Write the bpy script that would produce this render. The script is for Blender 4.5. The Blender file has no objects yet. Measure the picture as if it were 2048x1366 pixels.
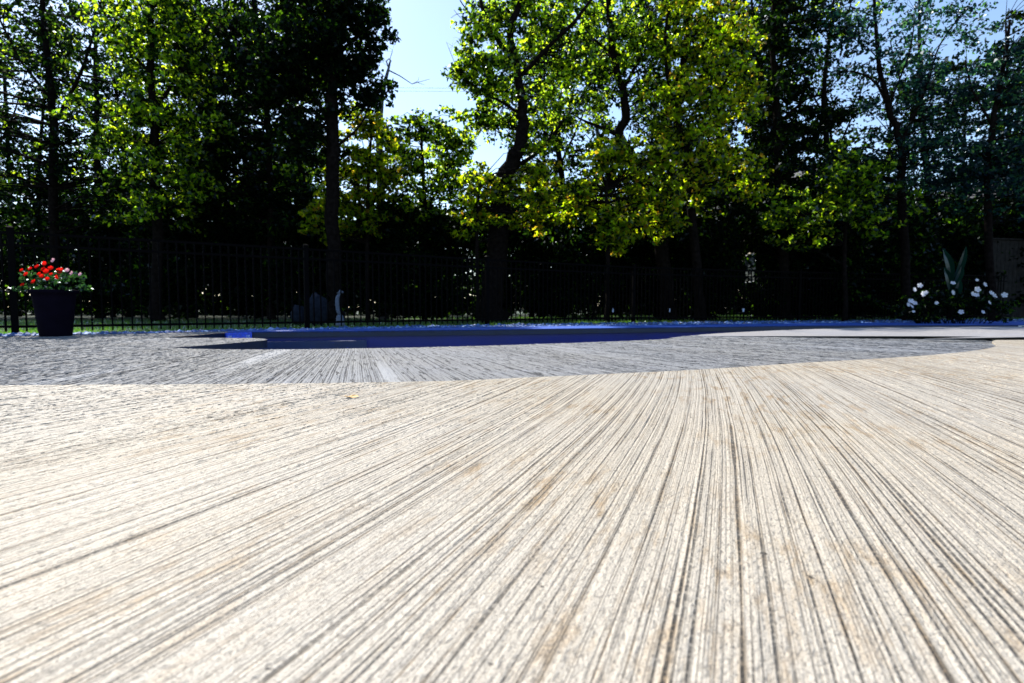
import bpy, bmesh, math, random
import numpy as np
from mathutils import Vector, Matrix
from mathutils.geometry import tessellate_polygon

scn = bpy.context.scene
R = math.radians
rng = np.random.default_rng(7)
random.seed(7)

# ------------------------------------------------------------ camera
FPX = 1138.0                       # focal length in pixels of the 2048 px wide photograph
HY = 615.0                         # horizon row
CAMZ = 0.30
PITCH = math.atan((683.0 - HY) / FPX)
cam_d = bpy.data.cameras.new('camera')
cam = bpy.data.objects.new('camera', cam_d)
scn.collection.objects.link(cam)
cam.location = (0, 0, CAMZ)
cam.rotation_euler = (R(90) - PITCH, 0, 0)
cam_d.sensor_width = 36.0
cam_d.lens = FPX / 2048.0 * 36.0
cam_d.clip_start = 0.02
cam_d.clip_end = 1500.0
cam_d.dof.use_dof = True
cam_d.dof.focus_distance = 1.9
cam_d.dof.aperture_fstop = 5.6
scn.camera = cam

# ------------------------------------------------------------ sky, sun, exposure
SUN_EL, SUN_AZ = 46.0, -36.0       # azimuth from +Y, negative = left
w = bpy.data.worlds.new('World')
scn.world = w
w.use_nodes = True
nt = w.node_tree
bg = nt.nodes['Background']
sky = nt.nodes.new('ShaderNodeTexSky')
sky.sky_type = 'NISHITA'
sky.sun_disc = False
sky.sun_elevation = R(SUN_EL)
sky.sun_rotation = R(SUN_AZ % 360)
sky.altitude = 100
sky.air_density = 1.0
sky.dust_density = 0.5
sky.ozone_density = 2.0
nt.links.new(sky.outputs[0], bg.inputs[0])
bg.inputs[1].default_value = 0.11
sl = bpy.data.lights.new('sun', 'SUN')
sl.energy = 4.2
sl.angle = R(0.5)
sl.color = (1.0, 0.94, 0.84)
so = bpy.data.objects.new('sun', sl)
scn.collection.objects.link(so)
S = Vector((math.sin(R(SUN_AZ)) * math.cos(R(SUN_EL)), math.cos(R(SUN_AZ)) * math.cos(R(SUN_EL)), math.sin(R(SUN_EL))))
so.rotation_euler = S.to_track_quat('Z', 'Y').to_euler()
so.location = S * 60
scn.view_settings.view_transform = 'Standard'
scn.view_settings.look = 'None'
scn.view_settings.gamma = 1.0
scn.view_settings.use_curve_mapping = False
scn.view_settings.exposure = 1.15
scn.cycles.max_bounces = 6
scn.cycles.diffuse_bounces = 1
scn.cycles.glossy_bounces = 2
scn.cycles.transmission_bounces = 4
scn.cycles.transparent_max_bounces = 8
scn.cycles.sample_clamp_indirect = 6.0

# ------------------------------------------------------------ helpers
CP, SP = math.cos(PITCH), math.sin(PITCH)


def ray(px, py):
    x, y = (px - 1024.0) / FPX, -(py - 683.0) / FPX
    return Vector((x, CP + y * SP, -SP + y * CP))


def at(px, py, Y):
    """point at depth Y behind picture position (2048x1366 pixels)"""
    r = ray(px, py)
    return Vector((r.x / r.y * Y, Y, CAMZ + r.z / r.y * Y))


def gp(px, py, z=0.0):
    r = ray(px, py)
    t = (z - CAMZ) / r.z
    return Vector((r.x * t, r.y * t, z))


def tag(o, label=None, cat=None, group=None, kind=None):
    if label: o['label'] = label
    if cat: o['category'] = cat
    if group: o['group'] = group
    if kind: o['kind'] = kind
    return o


def empty(name, loc=(0, 0, 0), rz=0.0):
    o = bpy.data.objects.new(name, None)
    scn.collection.objects.link(o)
    o.location = loc
    o.rotation_euler = (0, 0, rz)
    o.empty_display_size = 0.2
    return o


def link_mesh(name, me, mat, parent=None):
    o = bpy.data.objects.new(name, me)
    scn.collection.objects.link(o)
    for m in (mat if isinstance(mat, (list, tuple)) else [mat]):
        me.materials.append(m)
    if parent: o.parent = parent
    return o


class MB:
    def __init__(self):
        self.v, self.f, self.mi, self.n = [], [], [], 0

    def add(self, vs, fs, mi=0):
        self.v += [tuple(p) for p in vs]
        self.f += [[i + self.n for i in f] for f in fs]
        self.mi += [mi] * len(fs)
        self.n += len(vs)

    def box(self, c, s, rz=0.0, taper=1.0, mi=0):
        ca, sa = math.cos(rz), math.sin(rz)
        vs = []
        for k, z in enumerate((-0.5, 0.5)):
            t = 1.0 if k == 0 else taper
            for x, y in ((-.5, -.5), (.5, -.5), (.5, .5), (-.5, .5)):
                X, Y = x * s[0] * t, y * s[1] * t
                vs.append((c[0] + X * ca - Y * sa, c[1] + X * sa + Y * ca, c[2] + z * s[2]))
        self.add(vs, [(3, 2, 1, 0), (4, 5, 6, 7), (0, 1, 5, 4), (1, 2, 6, 5), (2, 3, 7, 6), (3, 0, 4, 7)], mi)

    def tube(self, pts, rad, n=6, cap=True, mi=0):
        pts = [Vector(p) for p in pts]
        vs, fs = [], []
        for i, p in enumerate(pts):
            d = (pts[min(i + 1, len(pts) - 1)] - pts[max(i - 1, 0)]).normalized()
            a = d.cross(Vector((0.13, 0.97, 0.2)) if abs(d.z) > 0.5 else Vector((0, 0, 1))).normalized()
            b = d.cross(a).normalized()
            for k in range(n):
                t = 2 * math.pi * k / n
                vs.append(p + (a * math.cos(t) + b * math.sin(t)) * rad[i])
        for i in range(len(pts) - 1):
            for k in range(n):
                k2 = (k + 1) % n
                fs.append((i * n + k, i * n + k2, (i + 1) * n + k2, (i + 1) * n + k))
        if cap:
            fs.append(tuple(range(n))[::-1])
            fs.append(tuple(range((len(pts) - 1) * n, len(pts) * n)))
        self.add(vs, fs, mi)

    def lathe(self, prof, c=(0, 0, 0), n=20, mi=0, ripple=0.0, nr=0):
        vs, fs = [], []
        for r, z in prof:
            for k in range(n):
                t = 2 * math.pi * k / n
                rr = r * (1 + ripple * math.cos(nr * t))
                vs.append((c[0] + rr * math.cos(t), c[1] + rr * math.sin(t), c[2] + z))
        for i in range(len(prof) - 1):
            for k in range(n):
                k2 = (k + 1) % n
                fs.append((i * n + k, i * n + k2, (i + 1) * n + k2, (i + 1) * n + k))
        self.add(vs, fs, mi)

    def build(self, name, mat, parent=None, smooth=False):
        me = bpy.data.meshes.new(name)
        me.from_pydata(self.v, [], self.f)
        o = link_mesh(name, me, mat, parent)
        me.polygons.foreach_set('material_index', self.mi)
        if smooth: me.polygons.foreach_set('use_smooth', [True] * len(me.polygons))
        me.update()
        return o


def curve(pts, sub=6):
    """Catmull-Rom through 2D/3D points"""
    P = [Vector(p) for p in pts]
    out = []
    for i in range(len(P) - 1):
        p0, p1, p2, p3 = P[max(i - 1, 0)], P[i], P[i + 1], P[min(i + 2, len(P) - 1)]
        for k in range(sub):
            t = k / sub
            out.append(0.5 * ((2 * p1) + (p2 - p0) * t + (2 * p0 - 5 * p1 + 4 * p2 - p3) * t * t + (3 * p1 - p0 - 3 * p2 + p3) * t ** 3))
    out.append(P[-1])
    return out


# ------------------------------------------------------------ material helpers
def mat(name):
    m = bpy.data.materials.new(name)
    m.use_nodes = True
    t = m.node_tree
    b = t.nodes['Principled BSDF']
    return m, t, b


def N(t, typ, **kw):
    n = t.nodes.new(typ)
    for k, v in kw.items(): setattr(n, k, v)
    return n


def math_n(t, op, a, b=None, c=None):
    n = t.nodes.new('ShaderNodeMath')
    n.operation = op
    for i, x in enumerate((a, b, c)):
        if x is None: continue
        if isinstance(x, (int, float)): n.inputs[i].default_value = x
        else: t.links.new(x, n.inputs[i])
    return n.outputs[0]


def ramp(t, fac, stops, interp='LINEAR'):
    n = t.nodes.new('ShaderNodeValToRGB')
    n.color_ramp.interpolation = interp
    els = n.color_ramp.elements
    while len(els) < len(stops): els.new(0.5)
    for e, (p, c) in zip(els, stops):
        e.position = p
        e.color = (c, c, c, 1) if isinstance(c, (int, float)) else (*c, 1)
    t.links.new(fac, n.inputs[0])
    return n.outputs[0]


def mixc(t, fac, a, b, mode='MIX'):
    n = t.nodes.new('ShaderNodeMix')
    n.data_type = 'RGBA'
    n.blend_type = mode
    for i, x in ((0, fac), (6, a), (7, b)):
        if isinstance(x, (int, float)): n.inputs[i].default_value = x
        elif isinstance(x, tuple): n.inputs[i].default_value = (*x, 1)
        else: t.links.new(x, n.inputs[i])
    return n.outputs[2]


def noise(t, vec, scale, detail=2.0, rough=0.5, dist=0.0):
    n = t.nodes.new('ShaderNodeTexNoise')
    n.inputs['Scale'].default_value = scale
    n.inputs['Detail'].default_value = detail
    n.inputs['Roughness'].default_value = rough
    n.inputs['Distortion'].default_value = dist
    if vec is not None: t.links.new(vec, n.inputs['Vector'])
    return n.outputs[0]


def combine(t, x, y, z=0.0):
    n = t.nodes.new('ShaderNodeCombineXYZ')
    for i, a in enumerate((x, y, z)):
        if isinstance(a, (int, float)): n.inputs[i].default_value = a
        else: t.links.new(a, n.inputs[i])
    return n.outputs[0]


def simple(name, col, rough=0.6, metal=0.0, var=0.25, scale=8.0, bump=0.0, spec=0.5):
    m, t, b = mat(name)
    co = N(t, 'ShaderNodeTexCoord').outputs['Object']
    n = noise(t, co, scale, 4)
    f = ramp(t, n, [(0.3, 1 - var), (0.7, 1 + var)])
    c = mixc(t, 1.0, col, f, 'MULTIPLY')
    t.links.new(c, b.inputs['Base Color'])
    b.inputs['Roughness'].default_value = rough
    b.inputs['Metallic'].default_value = metal
    b.inputs['Specular IOR Level'].default_value = spec
    if bump:
        bn = N(t, 'ShaderNodeBump')
        bn.inputs['Strength'].default_value = 1.0
        bn.inputs['Distance'].default_value = bump
        t.links.new(n, bn.inputs['Height'])
        t.links.new(bn.outputs[0], b.inputs['Normal'])
    return m


def broom_concrete(name, light, dark, stain, mode, groove=1.0, rough=0.7, streak=0.0, dirt_shade=0.95, gscale=1.0, stip=(200, 75, 0.45)):
    """brushed concrete: thin dragged grooves with grime and painted groove shade, sand grain, stains.
    mode ('line', angle) straight slightly bending strokes; ('fan', x, y) strokes swung about a point"""
    m, t, b = mat(name)
    pos = N(t, 'ShaderNodeTexCoord').outputs['Object']
    sep = N(t, 'ShaderNodeSeparateXYZ')
    t.links.new(pos, sep.inputs[0])
    X, Y = sep.outputs[0], sep.outputs[1]
    wob = noise(t, pos, 1.3, 1)
    if mode[0] == 'line':
        a = R(mode[1])
        u0 = math_n(t, 'SUBTRACT', math_n(t, 'MULTIPLY', X, math.cos(a)), math_n(t, 'MULTIPLY', Y, math.sin(a)))
        v = math_n(t, 'ADD', math_n(t, 'MULTIPLY', X, math.sin(a)), math_n(t, 'MULTIPLY', Y, math.cos(a)))
        v2 = math_n(t, 'MULTIPLY', math_n(t, 'MULTIPLY', v, v), 0.018)
        u = math_n(t, 'ADD', u0, v2)
    else:
        dx = math_n(t, 'SUBTRACT', X, mode[1])
        dy = math_n(t, 'SUBTRACT', mode[2], Y)
        u = math_n(t, 'MULTIPLY', math_n(t, 'ARCTAN2', dx, dy), 8.0)
        v = dy
    u = math_n(t, 'ADD', u, math_n(t, 'MULTIPLY', wob, 0.012))
    g = gscale
    def strand(fu, fv, det=2.0, off=0.0):
        return noise(t, combine(t, math_n(t, 'MULTIPLY', u, fu * g), math_n(t, 'MULTIPLY', v, fv), off), 1.0, det, 0.6)
    s1 = strand(62, 0.35, 1.5)
    s2 = strand(150, 0.9, 1.5, 5.0)
    s3 = strand(26, 0.15, 1.0, 9.0)
    s4 = strand(9, 0.25, 1.0, 14.0)
    grain = noise(t, pos, 420.0, 2.0, 0.6)
    grain2 = noise(t, pos, 150.0, 2.0, 0.6)
    brk = ramp(t, grain2, [(0.34, 0.45), (0.52, 1.0)])
    def lines(F, wd, fv, off, soft=0.55, rag=0.0011):
        """separate dragged lines about 1/F metres apart, each with its own place, width and gaps"""
        F = F * g
        uf = math_n(t, 'MULTIPLY', math_n(t, 'ADD', u, math_n(t, 'MULTIPLY', math_n(t, 'SUBTRACT', grain2, 0.5), rag)), F)
        cid = math_n(t, 'FLOOR', uf)
        fr = math_n(t, 'FRACT', uf)
        wn = N(t, 'ShaderNodeTexWhiteNoise', noise_dimensions='2D')
        t.links.new(combine(t, cid, off), wn.inputs['Vector'])
        sc = N(t, 'ShaderNodeSeparateColor')
        t.links.new(wn.outputs['Color'], sc.inputs[0])
        pos_ = math_n(t, 'ADD', math_n(t, 'MULTIPLY', sc.outputs[0], 0.6), 0.2)
        dd = math_n(t, 'DIVIDE', math_n(t, 'ABSOLUTE', math_n(t, 'SUBTRACT', fr, pos_)), F)
        al = noise(t, combine(t, math_n(t, 'MULTIPLY', cid, 7.31), math_n(t, 'MULTIPLY', v, fv), off), 1.0, 3.0, 0.65)
        gt = ramp(t, al, [(0.36, 0.0), (0.66, 1.0)])
        ww = math_n(t, 'MULTIPLY', math_n(t, 'MULTIPLY', math_n(t, 'ADD', math_n(t, 'MULTIPLY', math_n(t, 'POWER', sc.outputs[1], 2.0), 1.5), 0.25), gt), wd)
        q = math_n(t, 'DIVIDE', dd, math_n(t, 'MAXIMUM', ww, 1e-6))
        return ramp(t, q, [(soft, 1.0), (1.0, 0.0)])
    k_ = 1.0 / g
    A = math_n(t, 'MULTIPLY', lines(34, 0.0036 * k_, 1.3, 3.0), brk)
    halo = lines(34, 0.0085 * k_, 1.3, 3.0, soft=0.1)
    B = math_n(t, 'MULTIPLY', lines(80, 0.0022 * k_, 2.4, 11.0), math_n(t, 'MULTIPLY', brk, 0.95))
    C_ = math_n(t, 'MULTIPLY', lines(200, 0.0010 * k_, 4.0, 19.0), 0.6)
    D_ = math_n(t, 'MULTIPLY', lines(5, 0.0013 * k_, 0.8, 27.0), brk)
    C_ = math_n(t, 'MAXIMUM', C_, D_)
    ln = math_n(t, 'MAXIMUM', A, math_n(t, 'MAXIMUM', B, C_))
    sp = noise(t, combine(t, math_n(t, 'MULTIPLY', u, stip[0]), math_n(t, 'MULTIPLY', v, stip[1]), 40.0), 1.0, 2.0, 0.65)
    ln = math_n(t, 'MAXIMUM', ln, math_n(t, 'MULTIPLY', ramp(t, sp, [(0.37, 1.0), (0.43, 0.0)]), stip[2]))
    pits = ramp(t, grain, [(0.36, 0.95), (0.43, 0.0)])
    big = ramp(t, noise(t, pos, 38.0, 3.0, 0.5), [(0.235, 1.0), (0.275, 0.0)])
    ln = math_n(t, 'MAXIMUM', ln, math_n(t, 'MAXIMUM', math_n(t, 'MULTIPLY', pits, 0.6), big))
    vo = N(t, 'ShaderNodeTexVoronoi')
    vo.inputs['Scale'].default_value = 26.0
    t.links.new(pos, vo.inputs['Vector'])
    vs_ = N(t, 'ShaderNodeSeparateColor')
    t.links.new(vo.outputs['Color'], vs_.inputs[0])
    rad_ = math_n(t, 'MULTIPLY', math_n(t, 'POWER', vs_.outputs[0], 4.0), 0.11)
    pit = math_n(t, 'LESS_THAN', math_n(t, 'ADD', vo.outputs['Distance'], math_n(t, 'MULTIPLY', math_n(t, 'SUBTRACT', grain2, 0.5), 0.05)), rad_)
    ln = math_n(t, 'MAXIMUM', ln, math_n(t, 'MULTIPLY', pit, 0.97))
    ln = math_n(t, 'MULTIPLY', ln, dirt_shade)  # grime plus the shade of grooves and stipple, painted into the colour
    base = mixc(t, ramp(t, s4, [(0.3, 0.0), (0.7, 1.0)]), tuple(x * 0.86 for x in light), light)
    base = mixc(t, ramp(t, noise(t, pos, 0.8, 2.0), [(0.40, 0.0), (0.60, 0.55)]), base, tuple(a_ * b_ for a_, b_ in zip(light, (1.0, 0.93, 0.80))))
    st = math_n(t, 'MULTIPLY', ramp(t, noise(t, combine(t, math_n(t, 'MULTIPLY', u, 30), math_n(t, 'MULTIPLY', v, 7)), 1.0, 3.0, 0.7), [(0.50, 0.0), (0.66, 1.0)]),
                ramp(t, noise(t, pos, 1.7, 2.0), [(0.42, 0.1), (0.62, 0.8)]))
    base = mixc(t, st, base, stain)
    base = mixc(t, math_n(t, 'MULTIPLY', ramp(t, grain2, [(0.4, 0.0), (0.7, 1.0)]), 0.25), base, tuple(min(1, x * 1.25) for x in light))
    base = mixc(t, math_n(t, 'MULTIPLY', math_n(t, 'MULTIPLY', halo, ramp(t, noise(t, pos, 9.0, 3.0, 0.7), [(0.40, 0.0), (0.62, 1.0)])), 0.75), base, stain)
    if streak:
        sb = ramp(t, strand(11.0, 0.25, 1.0, 21.0), [(0.575, 0.0), (0.69, 1.0)])
        base = mixc(t, math_n(t, 'MULTIPLY', sb, streak), base, tuple(min(1, x * 1.7) for x in light))
        ln = math_n(t, 'MULTIPLY', ln, math_n(t, 'SUBTRACT', 1.0, math_n(t, 'MULTIPLY', sb, 0.7)))
    col = mixc(t, ln, base, dark)
    t.links.new(col, b.inputs['Base Color'])
    b.inputs['Roughness'].default_value = rough
    b.inputs['Specular IOR Level'].default_value = 0.5
    # relief
    h = math_n(t, 'ADD', math_n(t, 'MULTIPLY', s1, 1.0), math_n(t, 'MULTIPLY', s2, 0.5))
    h = math_n(t, 'ADD', h, math_n(t, 'MULTIPLY', grain2, 0.35))
    h = math_n(t, 'ADD', h, math_n(t, 'MULTIPLY', sp, 0.6))
    h = math_n(t, 'SUBTRACT', h, math_n(t, 'MULTIPLY', ln, 0.5))
    bn = N(t, 'ShaderNodeBump')
    bn.inputs['Strength'].default_value = 0.8
    bn.inputs['Distance'].default_value = 0.0045 * groove
    t.links.new(h, bn.inputs['Height'])
    t.links.new(bn.outputs[0], b.inputs['Normal'])
    return m


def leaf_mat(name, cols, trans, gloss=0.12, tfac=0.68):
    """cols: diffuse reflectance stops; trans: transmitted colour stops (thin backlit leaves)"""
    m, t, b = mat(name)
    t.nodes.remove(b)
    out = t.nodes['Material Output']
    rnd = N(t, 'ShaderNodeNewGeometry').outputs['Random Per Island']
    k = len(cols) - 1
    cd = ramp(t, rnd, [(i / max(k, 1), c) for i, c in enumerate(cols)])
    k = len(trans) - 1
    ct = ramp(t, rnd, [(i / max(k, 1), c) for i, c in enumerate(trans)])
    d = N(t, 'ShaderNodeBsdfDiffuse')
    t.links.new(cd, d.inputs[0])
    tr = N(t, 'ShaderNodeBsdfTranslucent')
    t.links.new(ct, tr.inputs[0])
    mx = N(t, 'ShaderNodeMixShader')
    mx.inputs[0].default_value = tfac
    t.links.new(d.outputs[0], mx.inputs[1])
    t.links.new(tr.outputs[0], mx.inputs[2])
    g = N(t, 'ShaderNodeBsdfGlossy')
    g.inputs['Roughness'].default_value = 0.35
    g.inputs['Color'].default_value = (0.8, 0.9, 1, 1)
    fr = N(t, 'ShaderNodeFresnel')
    fr.inputs[0].default_value = 1.35
    m2 = N(t, 'ShaderNodeMixShader')
    t.links.new(math_n(t, 'MULTIPLY', fr.outputs[0], gloss * 4), m2.inputs[0])
    t.links.new(mx.outputs[0], m2.inputs[1])
    t.links.new(g.outputs[0], m2.inputs[2])
    t.links.new(m2.outputs[0], out.inputs[0])
    return m


CREAM = broom_concrete('cream_broomed_concrete', (0.455, 0.415, 0.352), (0.008, 0.006, 0.004), (0.25, 0.145, 0.04), ('line', 22.5))
GREY = broom_concrete('grey_broomed_concrete', (0.22, 0.23, 0.247), (0.007, 0.010, 0.017), (0.26, 0.27, 0.31), ('fan', -3.0, 11.0), groove=1.6, streak=0.3, dirt_shade=1.0, gscale=0.5, stip=(55, 4.5, 1.0), rough=0.85)
PALE = broom_concrete('pale_broomed_concrete', (0.265, 0.26, 0.285), (0.08, 0.12, 0.14), (0.40, 0.37, 0.35), ('line', 60), groove=0.6, dirt_shade=0.5)
RIM = simple('navy_shaded_rim', (0.008, 0.018, 0.05), 0.5, var=0.2, scale=10)  # shade on the coping face painted in as navy
COPING = simple('blue_shaded_coping_concrete', (0.008, 0.075, 0.42), 0.55, var=0.2, scale=20, bump=0.002)  # blue of the tree shade painted into the coping colour
LINER = simple('blue_pool_liner', (0.001, 0.010, 0.20), 0.35, var=0.12, scale=3)
NAVY = simple('navy_pool_step', (0.01, 0.03, 0.11), 0.4, var=0.2, scale=5)
TILE_B = simple('blue_glazed_tile', (0.02, 0.09, 0.75), 0.2, var=0.4, scale=40)
LAWN = simple('lawn_soil', (0.012, 0.03, 0.006), 0.9, var=0.5, scale=3, bump=0.02)
GRAVEL = simple('blue_shaded_gravel', (0.02, 0.03, 0.07), 0.8, var=0.6, scale=45, bump=0.01)  # blue tree shade included in the bed colour
BLACKMETAL = simple('black_powder_coated_metal', (0.0025, 0.0025, 0.003), 0.6, metal=0.0, var=0.2, spec=0.015)
BARK = simple('dark_bark', (0.007, 0.0055, 0.005), 0.95, spec=0.03, var=0.6, scale=14, bump=0.02)
DEADBARK = simple('grey_weathered_bark', (0.10, 0.10, 0.11), 0.85, var=0.4, scale=20, bump=0.01)
WHITEP = simple('white_plastic', (0.8, 0.8, 0.8), 0.4, var=0.05)

# ------------------------------------------------------------ setting: ground, deck, pool
ZD = -0.012                         # level of the grey deck


def sheet(name, outer, holes, z, m, kind='structure', skirt=0.0, bevel=0.0):
    loops = [[Vector((p[0], p[1], 0)) for p in l] for l in [outer] + holes]
    tris = tessellate_polygon(loops)
    flat = [p for l in loops for p in l]
    zf = z if callable(z) else (lambda x, y: z)
    vs = [(p.x, p.y, zf(p.x, p.y)) for p in flat]
    fs = []
    for a, b_, c in tris:
        n = (Vector(vs[b_]) - Vector(vs[a])).cross(Vector(vs[c]) - Vector(vs[a])).z
        fs.append((a, b_, c) if n > 0 else (a, c, b_))
    if skirt:
        base = 0
        for l in loops:
            n = len(l)
            off = len(vs)
            vs += [(p.x, p.y, zf(p.x, p.y) - skirt) for p in l]
            for i in range(n):
                j = (i + 1) % n
                fs.append((base + i, base + j, off + j, off + i))
            base += n
    me = bpy.data.meshes.new(name)
    me.from_pydata(vs, [], fs)
    o = link_mesh(name, me, m)
    if skirt:
        bm = bmesh.new(); bm.from_mesh(me)
        bmesh.ops.recalc_face_normals(bm, faces=bm.faces)
        bm.to_mesh(me); bm.free()
    if kind: o['kind'] = kind
    return o


def G(pts, z=ZD): return [gp(x, y, z) for x, y in pts]

# pool outline: near edge left->right, then the far edge right->left, bay, peninsula, bay
near_edge = G([(337, 694.5), (380, 697.2), (450, 698.6), (535, 698.8), (640, 698.2), (700, 697), (850, 694.5), (1000, 690.5), (1150, 685.6), (1270, 681), (1330, 678)])
near_r = G([(1347, 675), (1368, 672.3), (1400, 669.7), (1450, 667.2), (1520, 665.0), (1600, 663.2), (1740, 661.2), (1900, 659.6), (2048, 658.6)])
near_right = near_r + [Vector((12.0, 8.6, ZD)), Vector((15.0, 9.3, ZD))]
far_edge = [Vector((16.0, 12.2, ZD)), Vector((12.0, 11.1, ZD))] + G([(2048, 649.8), (1800, 650.0), (1600, 651.5), (1400, 654), (1150, 657.2), (1000, 659), (735, 661.6), (500, 663.8), (456, 664.8)])
bay2 = G([(440, 666.0), (400, 669.5), (360, 672.6), (330, 674.4)])
pen = G([(345, 675.4), (400, 675.7), (460, 675.9), (505, 676.2), (524, 677.0), (533, 678.6), (532, 680.2), (505, 682.6), (460, 686.5), (410, 690.5), (365, 693.6)])
pool = [p.copy() for p in curve(near_edge + near_right, 3)] + [p.copy() for p in far_edge] + [p.copy() for p in curve(bay2, 2)] + [p.copy() for p in curve(pen, 3)][:-1]
pool2 = [(p.x, p.y) for p in pool]

# back of the shaded strip, where the gravel bed starts
cop_back = [gp(*q, ZD) for q in [(456, 662.3), (735, 657.6), (1150, 652.3), (1600, 647), (2048, 643.0)]] + [Vector((18, 15.2, ZD))]
left_back = [gp(*q, ZD) for q in [(0, 672.6), (200, 668.6), (330, 665.6)]]
deck_outer = [(-16, -6), (18, -6), (18, 15.2)] + [(p.x, p.y) for p in cop_back[::-1][1:]] + [(p.x, p.y) for p in left_back[::-1]] + [(-8, 5.6), (-16, 5.4)]
sheet('pool_deck', deck_outer, [pool2], ZD, GREY)

# lawn / ground ring with the deck outline cut out
fence_pts = [(-16.0, 5.75), (-5.73, 6.56), (-3.03, 8.42), (-0.45, 10.3), (2.6, 12.2), (7.0, 13.9), (13.5, 15.6), (24.0, 18.0)]
bed_outer = [(p[0], p[1] - 0.12) for p in fence_pts]
gr_outer = [(-300, -150), (300, -150), (300, 500), (-300, 500)]
hole = [(-16, -6), (18, -6), (18, 15.2)] + [(18.0, 16.6)] + bed_outer[::-1][1:-1] + [(-16, 5.63)]
sheet('ground', gr_outer, [hole], -0.03, LAWN)
# gravel bed
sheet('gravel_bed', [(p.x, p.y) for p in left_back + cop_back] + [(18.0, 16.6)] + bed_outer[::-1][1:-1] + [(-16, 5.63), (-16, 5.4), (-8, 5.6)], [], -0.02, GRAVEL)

# cream slab (near) and pale slab (right, far)
near_line = [Vector((-16, 1.7, 0)), Vector((-6, 1.95, 0))] + [gp(*q) for q in [(0, 770.5), (300, 769), (600, 766.5), (900, 761.5), (1050, 755), (1200, 748.5), (1400, 739), (1600, 726), (1750, 717.5), (1850, 711), (1930, 703.5), (1975, 697)]] \
    + [gp(*q) for q in [(1992, 692.0), (1990, 687.5), (1984, 683.8), (1990, 680.5), (2010, 678.3), (2048, 677.3)]] + [Vector((9, 6.2, 0)), Vector((18, 7.6, 0))]
nl = curve(near_line, 5)
slab = sheet('patio_slab', [(-16, -6), (18, -6)] + [(p.x, p.y) for p in nl[::-1]], [], 0.0, CREAM, skirt=0.0118)

# real relief of the broomed surface: broken raised ridges and grit standing a millimetre or two proud
def inside(px, py, poly):
    c = np.zeros(len(px), bool)
    j = len(poly) - 1
    for i in range(len(poly)):
        xi, yi = poly[i][0], poly[i][1]; xj, yj = poly[j][0], poly[j][1]
        if yi != yj:
            c ^= ((yi > py) != (yj > py)) & (px < (xj - xi) * (py - yi) / (yj - yi) + xi)
        j = i
    return c


def ridges(o, pts, ang, length, width, height, z, seed):
    g = np.random.default_rng(seed)
    n = len(pts)
    d = np.stack([np.sin(ang), np.cos(ang)], 1); e_ = np.stack([d[:, 1], -d[:, 0]], 1)
    L = length * g.lognormal(0, 0.55, (n, 1)) * 0.5
    W = width * g.uniform(.5, 1.4, (n, 1)) * 0.5
    H = height * g.uniform(.35, 1.35, n) * np.minimum(1, L[:, 0] / (length * .25))
    zz = np.full(n, z - 0.0003)
    def P(a, b_, zv): q = pts + d * a + e_ * b_; return np.column_stack([q, zv])
    sk = g.uniform(-.4, .4, (n, 1)) * W
    V = np.stack([P(-L, -W * .6, zz), P(-L * .9, W * .7, zz), P(L, W * .6, zz), P(L * .85, -W * .8, zz), P(-L * .55, sk, zz + H), P(L * .5, -sk, zz + H * g.uniform(.5, 1, n))], 1).reshape(-1, 3)
    me = o.data
    nv = len(me.vertices)
    co = np.empty(nv * 3); me.vertices.foreach_get('co', co)
    old = [tuple(p.vertices) for p in me.polygons]
    base = (np.arange(n) * 6 + nv)[:, None]
    q4 = np.concatenate([base + [0, 3, 5, 4], base + [2, 1, 4, 5]]); q3 = np.concatenate([base + [1, 0, 4], base + [3, 2, 5]])
    m2 = bpy.data.meshes.new(me.name)
    m2.from_pydata(co.reshape(-1, 3).tolist() + V.tolist(), [], old + q4.tolist() + q3.tolist())
    for m_ in me.materials: m2.materials.append(m_)
    o.data = m2


g_ = np.random.default_rng(4)
npoly = [(-16, -6), (18, -6)] + [(p.x, p.y) for p in nl[::-1]]
n0 = 230000
ca_, sa_ = math.cos(R(22.5)), math.sin(R(22.5))
yy = g_.uniform(0, 1, n0) * 3.3 + 0.42; xx = g_.uniform(-1, 1, n0) * (yy * 0.93 + 0.1)
vv = xx * sa_ + yy * ca_; uu = xx * ca_ - yy * sa_ + 0.018 * vv * vv
sp_ = 0.0085
idx = np.round(uu / sp_); hs = np.modf(np.sin(idx * 12.9898) * 43758.5453)[0]; hs2 = np.abs(np.modf(np.sin(idx * 78.233) * 12543.17)[0])
uu = idx * sp_ + hs * sp_ * .45 + g_.normal(0, .0006, n0)
u0_ = uu - 0.018 * vv * vv
xx = u0_ * ca_ + vv * sa_; yy = -u0_ * sa_ + vv * ca_
patch = 0.5 + 0.5 * np.sin(xx * 5 + yy * 2.1 + 2 * np.sin(yy * 2)) * np.sin(yy * 3.3 - xx * 2.4)
keep = inside(xx, yy, npoly) & (g_.uniform(0, 1, n0) < (0.15 + 0.85 * hs2 ** 1.5) * (0.35 + 0.65 * patch)) & (yy > .4)
pts = np.stack([xx, yy], 1)[keep]; h2k = hs2[keep]
hh = np.clip(0.0004 + (pts[:, 1] - .5) * 0.0007, 0.0004, 0.0013) * (0.5 + 0.8 * h2k)
ridges(slab, pts, R(22.5) - 0.036 * vv[keep] + g_.normal(0, .01, len(pts)), 0.016, 0.003, hh, 0.0, 5)
slab['kind'] = 'structure'
deck = bpy.data.objects['pool_deck']
n0 = 150000
yy = g_.uniform(2.15, 8.3, n0); xx = g_.uniform(-1, 1, n0) * (yy * 0.93 + 0.1)
th_ = np.arctan2(xx + 3.0, 11.0 - yy); rr_ = np.hypot(xx + 3.0, 11.0 - yy)
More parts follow.
